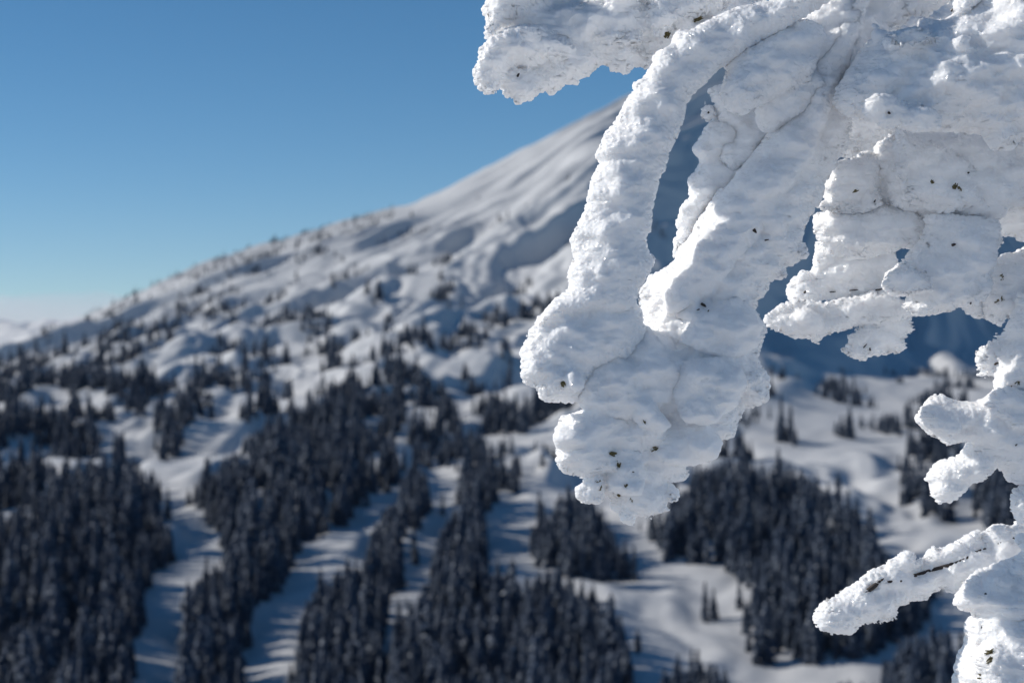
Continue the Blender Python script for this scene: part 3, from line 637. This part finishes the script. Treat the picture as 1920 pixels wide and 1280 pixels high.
branch([lobe(I9a, 95, 34, 26), lobe(I9b, 20, 46, 38, (-.3, .08), ser=.9)],
       [(1879,517,4,4,'needle_tuft',60,6,1.2),(1869,564,5,5,'needle_tuft',50,7,1.4),(1880,563,4,4,'needle_tuft',100,6,1.2)], dw=135, label='rime lump at the right edge below the small blue hole')
J1 = [(1886,613),(1878,625),(1870,624),(1866,634),(1858,636),(1850,648),(1840,652),(1833,661),(1830,680),(1836,704),(1850,707),(1864,703),(1880,671),(1900,640),(1905,610)]
J2 = [(1912,550),(1900,585),(1890,610),(1893,640),(1880,660),(1871,687),(1867,716),(1869,730),(1900,740),(2080,760),(2080,540)]
branch([lobe(J1, 45, 26, 22, ser=1.3), lobe(J2, 5, 46, 40, (-.3, .08), ser=.7)],
       [(1867,683,6,9,'twig',25,13,2.4),(1911,718,4,4,'needle_tuft',70,8,1.3),(1897,727,4,4,'needle_tuft',60,6,1.2)], dw=60, label='upright rime stem with a prickly tuft at the right edge')
K1 = [(1722,783),(1727,763),(1743,747),(1757,740),(1771,740),(1782,747),(1802,752),(1830,752),(1852,741),(1867,728),(1883,724),(1900,727),(1960,745),(2080,760),(2080,900),(1880,870),(1850,850),(1816,827),(1796,832),(1777,837),(1760,822),(1746,817),(1740,806),(1726,794)]
K2 = [(1819,822),(1813,837),(1796,853),(1757,870),(1748,887),(1741,901),(1748,907),(1751,932),(1765,946),(1779,942),(1788,945),(1802,929),(1810,925),(1819,910),(1841,901),(1858,887),(1868,877),(1881,884),(1886,901),(1903,907),(1920,912),(2080,930),(2080,780),(1860,800)]
K3 = [(1848,758),(1856,742),(1870,728),(1890,725),(1960,740),(2080,760),(2080,830),(1930,812),(1895,806),(1880,785),(1860,775)]
branch([lobe(K1, -5, 46, 42, (-.2, .1), ser=.8, bl=5), lobe(K2, 20, 38, 34, (-.25, .1), ser=.8, bl=5), lobe(K3, -45, 40, 36, ser=.7), lobe([(1722,783),(1727,763),(1745,750),(1775,755),(1795,780),(1800,805),(1777,830),(1755,815),(1740,806)], -22, 36, 34)],
       [(1905,831,6,6,'twig',40,8,1.3)], dw=100, label='forked rime branch with two blunt stubs pointing left, mid height at the right edge', lump=.8)
TWG = [(1662,1092),(1690,1086),(1720,1076),(1750,1066),(1780,1057),(1810,1046),(1832,1034),(1856,1024),(1880,1016),(1905,1008)]
M_st = [(1523,1156),(1528,1142),(1542,1122),(1560,1117),(1577,1106),(1599,1094),(1611,1083),(1628,1069),(1650,1061),(1664,1049),(1681,1041),(1698,1031),(1709,1034),(1716,1052),(1734,1044),(1751,1021),(1758,1028),(1779,1018),(1799,1010),(1822,995),(1836,993),(1841,1007),(1858,990),(1869,982),(1895,987),(1914,976),(1960,960),(2080,930),(2080,1060),(1960,1070),(1860,1090),(1805,1100),(1793,1113),(1774,1108),(1771,1100),(1760,1100),(1741,1114),(1737,1122),(1712,1122),(1682,1137),(1681,1156),(1661,1166),(1633,1167),(1613,1167),(1594,1186),(1577,1183),(1557,1187),(1549,1179),(1537,1179),(1525,1167)]
branch([lobe(M_st, 30, 34, 36, (.05, 0), ser=1.1, bl=3), lobe([(1664,1049),(1681,1041),(1698,1031),(1709,1034),(1714,1050),(1730,1050),(1720,1070),(1690,1080),(1665,1075)], 15, 20, 18)],
       [(1634,1098,9,9,'twig',38,56,5.5)] + [(x, y, 9, 3, None, 0, 0, 0) for x, y in TWG],
       path=(1, len(TWG)), dw=120, label='slim rime stick reaching diagonally down left with dark bark showing through', lump=.8)
N1 = [(1799,1117),(1813,1092),(1841,1075),(1872,1058),(1903,1044),(1914,1032),(1902,1013),(1914,999),(1960,975),(2080,960),(2080,1190),(1920,1167),(1900,1173),(1869,1182),(1850,1168),(1827,1153),(1807,1146),(1796,1137)]
N2 = [(1819,1159),(1813,1176),(1816,1201),(1807,1224),(1802,1243),(1796,1257),(1796,1400),(2080,1400),(2080,1120),(1870,1130)]
branch([lobe(N1, -50, 62, 56, (-.3, .08), ser=.8, bl=5), lobe(N2, -25, 62, 56, (-.3, .08), ser=.8, bl=5), lobe([(1825,1240),(1835,1215),(1870,1190),(1920,1180),(1990,1200),(1990,1330),(1840,1330)], -70, 40, 40)],
       [(1848,1110,5,5,'twig',70,7,2.8),(1855,1218,7,6,'needle_tuft',30,12,1.4),(1855,1238,6,5,'needle_tuft',50,12,1.4),(1836,1269,5,4,'needle_tuft',0,8,1.4),(1838,1174,4,4,'twig',70,8,1.2)],
       dw=80, label='thick rime bulge at the lower right corner')
branch([lobe([(1900,921),(1893,935),(1897,957),(1903,975),(1912,985),(1960,985),(2080,960),(2080,890),(1920,908)], 0, 34, 30)], dw=100, label='small rime knob at the right edge above the diagonal stick')
# the trunk, just out of the picture to the right, that carries the branches
branch([lobe([(2020,-120),(2010,300),(2000,800),(1990,1400),(1985,3400),(2420,3400),(2400,1400),(2380,300),(2360,-120)], 60, 150, 150, ser=0, bl=2)], h=8., label='rime plastered trunk')

# ------------------------------------------------------------------ cloud bank far beyond the shoulder
def cloud(thin):
    n = 500; m = 90; V = []
    u = np.linspace(-1, 1, n); v = np.linspace(0, 2 * math.pi, m, endpoint=False)
    U, W = np.meshgrid(u, v, indexing='ij')
    X = -7400 + U * 5200
    taper = np.sqrt(np.clip(1 - np.abs(U) ** 6, 0, 1))
    top = 1 + (.18 * fbm2(X / 800, W * 6, 5, 301) if not thin else .1 * fbm2(X / 1500, W, 3, 305))
    Y = 34000 + np.cos(W) * (9000 - 7000 * thin) * taper; Z = -500 + np.sin(W) * (780 if not thin else 1290) * taper * top
    Pv = np.stack([X, Y, Z], -1).reshape(-1, 3); ix = np.arange(n * m).reshape(n, m)
    fcs = np.stack([ix[:-1], np.roll(ix, -1, 1)[:-1], np.roll(ix, -1, 1)[1:], ix[1:]], -1).reshape(-1, 4)
    if thin:
        mt = bpy.data.materials.new('thin_cloud_vapour'); mt.use_nodes = True; nt = mt.node_tree; nt.nodes.clear()
        o = nd(nt, 'ShaderNodeOutputMaterial'); vs = nd(nt, 'ShaderNodeVolumePrincipled'); vs.inputs['Density'].default_value = .0003
        vs.inputs['Color'].default_value = (.97, .90, .95, 1); nt.links.new(vs.outputs[0], o.inputs['Volume'])
    else:
        mt, nt, b = mat('cloud_top'); b.inputs['Base Color'].default_value = (.97, .96, .94, 1); b.inputs['Roughness'].default_value = 1; b.inputs['Specular IOR Level'].default_value = 0
    ob = mesh_np('thin_cloud' if thin else 'cloud_bank', Pv, fcs, mt); ob['kind'] = 'structure'
cloud(0); cloud(1)

# ------------------------------------------------------------------ thin blue air
def haze():
    x, y0, y1, z0, z1_ = 25000, -1000, 17500, -1200, 900
    V = [(a * x, b, c) for a in (-1, 1) for b in (y0, y1) for c in (z0, z1_)]
    Fh = [(0, 1, 3, 2), (4, 6, 7, 5), (0, 4, 5, 1), (2, 3, 7, 6), (0, 2, 6, 4), (1, 5, 7, 3)]
    mt = bpy.data.materials.new('haze_air'); mt.use_nodes = True; nt = mt.node_tree; nt.nodes.clear()
    o = nd(nt, 'ShaderNodeOutputMaterial'); vs = nd(nt, 'ShaderNodeVolumePrincipled'); vs.inputs['Density'].default_value = 8e-6
    vs.inputs['Color'].default_value = (.80, .90, 1., 1); nt.links.new(vs.outputs[0], o.inputs['Volume'])
    ob = mesh_np('haze', V, Fh, mt, None, False); ob['kind'] = 'stuff'; ob['label'] = 'faint blue air over the distant slopes'; ob['category'] = 'haze'
haze()
# ------------------------------------------------------------------ light, sky, camera
SUN_AZ, SUN_EL = math.radians(-78), math.radians(28)   # measured from straight ahead, negative to the left
sd = bpy.data.lights.new('sun', 'SUN'); sd.energy = 3.7; sd.angle = math.radians(.53); sd.color = (1, .94, .86)
so = bpy.data.objects.new('sun', sd); C.objects.link(so)
from mathutils import Vector
D = Vector((math.sin(SUN_AZ) * math.cos(SUN_EL), math.cos(SUN_AZ) * math.cos(SUN_EL), math.sin(SUN_EL)))
so.rotation_euler = (-D).to_track_quat('-Z', 'Y').to_euler(); so.location = D * 50
w = bpy.data.worlds.new('World'); bpy.context.scene.world = w; w.use_nodes = True
nt = w.node_tree; bg = nt.nodes['Background']
sky = nd(nt, 'ShaderNodeTexSky', sky_type='NISHITA', sun_disc=False, sun_elevation=SUN_EL, sun_rotation=SUN_AZ, altitude=3400., air_density=.85, dust_density=.25, ozone_density=3.)
hs = nd(nt, 'ShaderNodeHueSaturation', i_Saturation=1.2, i_Hue=.492)
nt.links.new(sky.outputs[0], hs.inputs['Color']); nt.links.new(hs.outputs[0], bg.inputs['Color']); bg.inputs['Strength'].default_value = .09
cd = bpy.data.cameras.new('camera'); co = bpy.data.objects.new('camera', cd); C.objects.link(co)
co.rotation_euler = (math.radians(90), 0, 0); cd.lens = 70; cd.sensor_width = 36; cd.clip_start = .05; cd.clip_end = 100000
cd.dof.use_dof = True; cd.dof.focus_distance = 1.99; cd.dof.aperture_fstop = 9.5; cd.dof.aperture_blades = 9
sc = bpy.context.scene; sc.camera = co
sc.view_settings.view_transform = 'Standard'; sc.view_settings.look = 'None'; sc.view_settings.exposure = 0; sc.view_settings.gamma = 1
sc.cycles.use_denoising = True; sc.cycles.max_bounces = 14; sc.cycles.diffuse_bounces = 12; sc.cycles.volume_bounces = 2
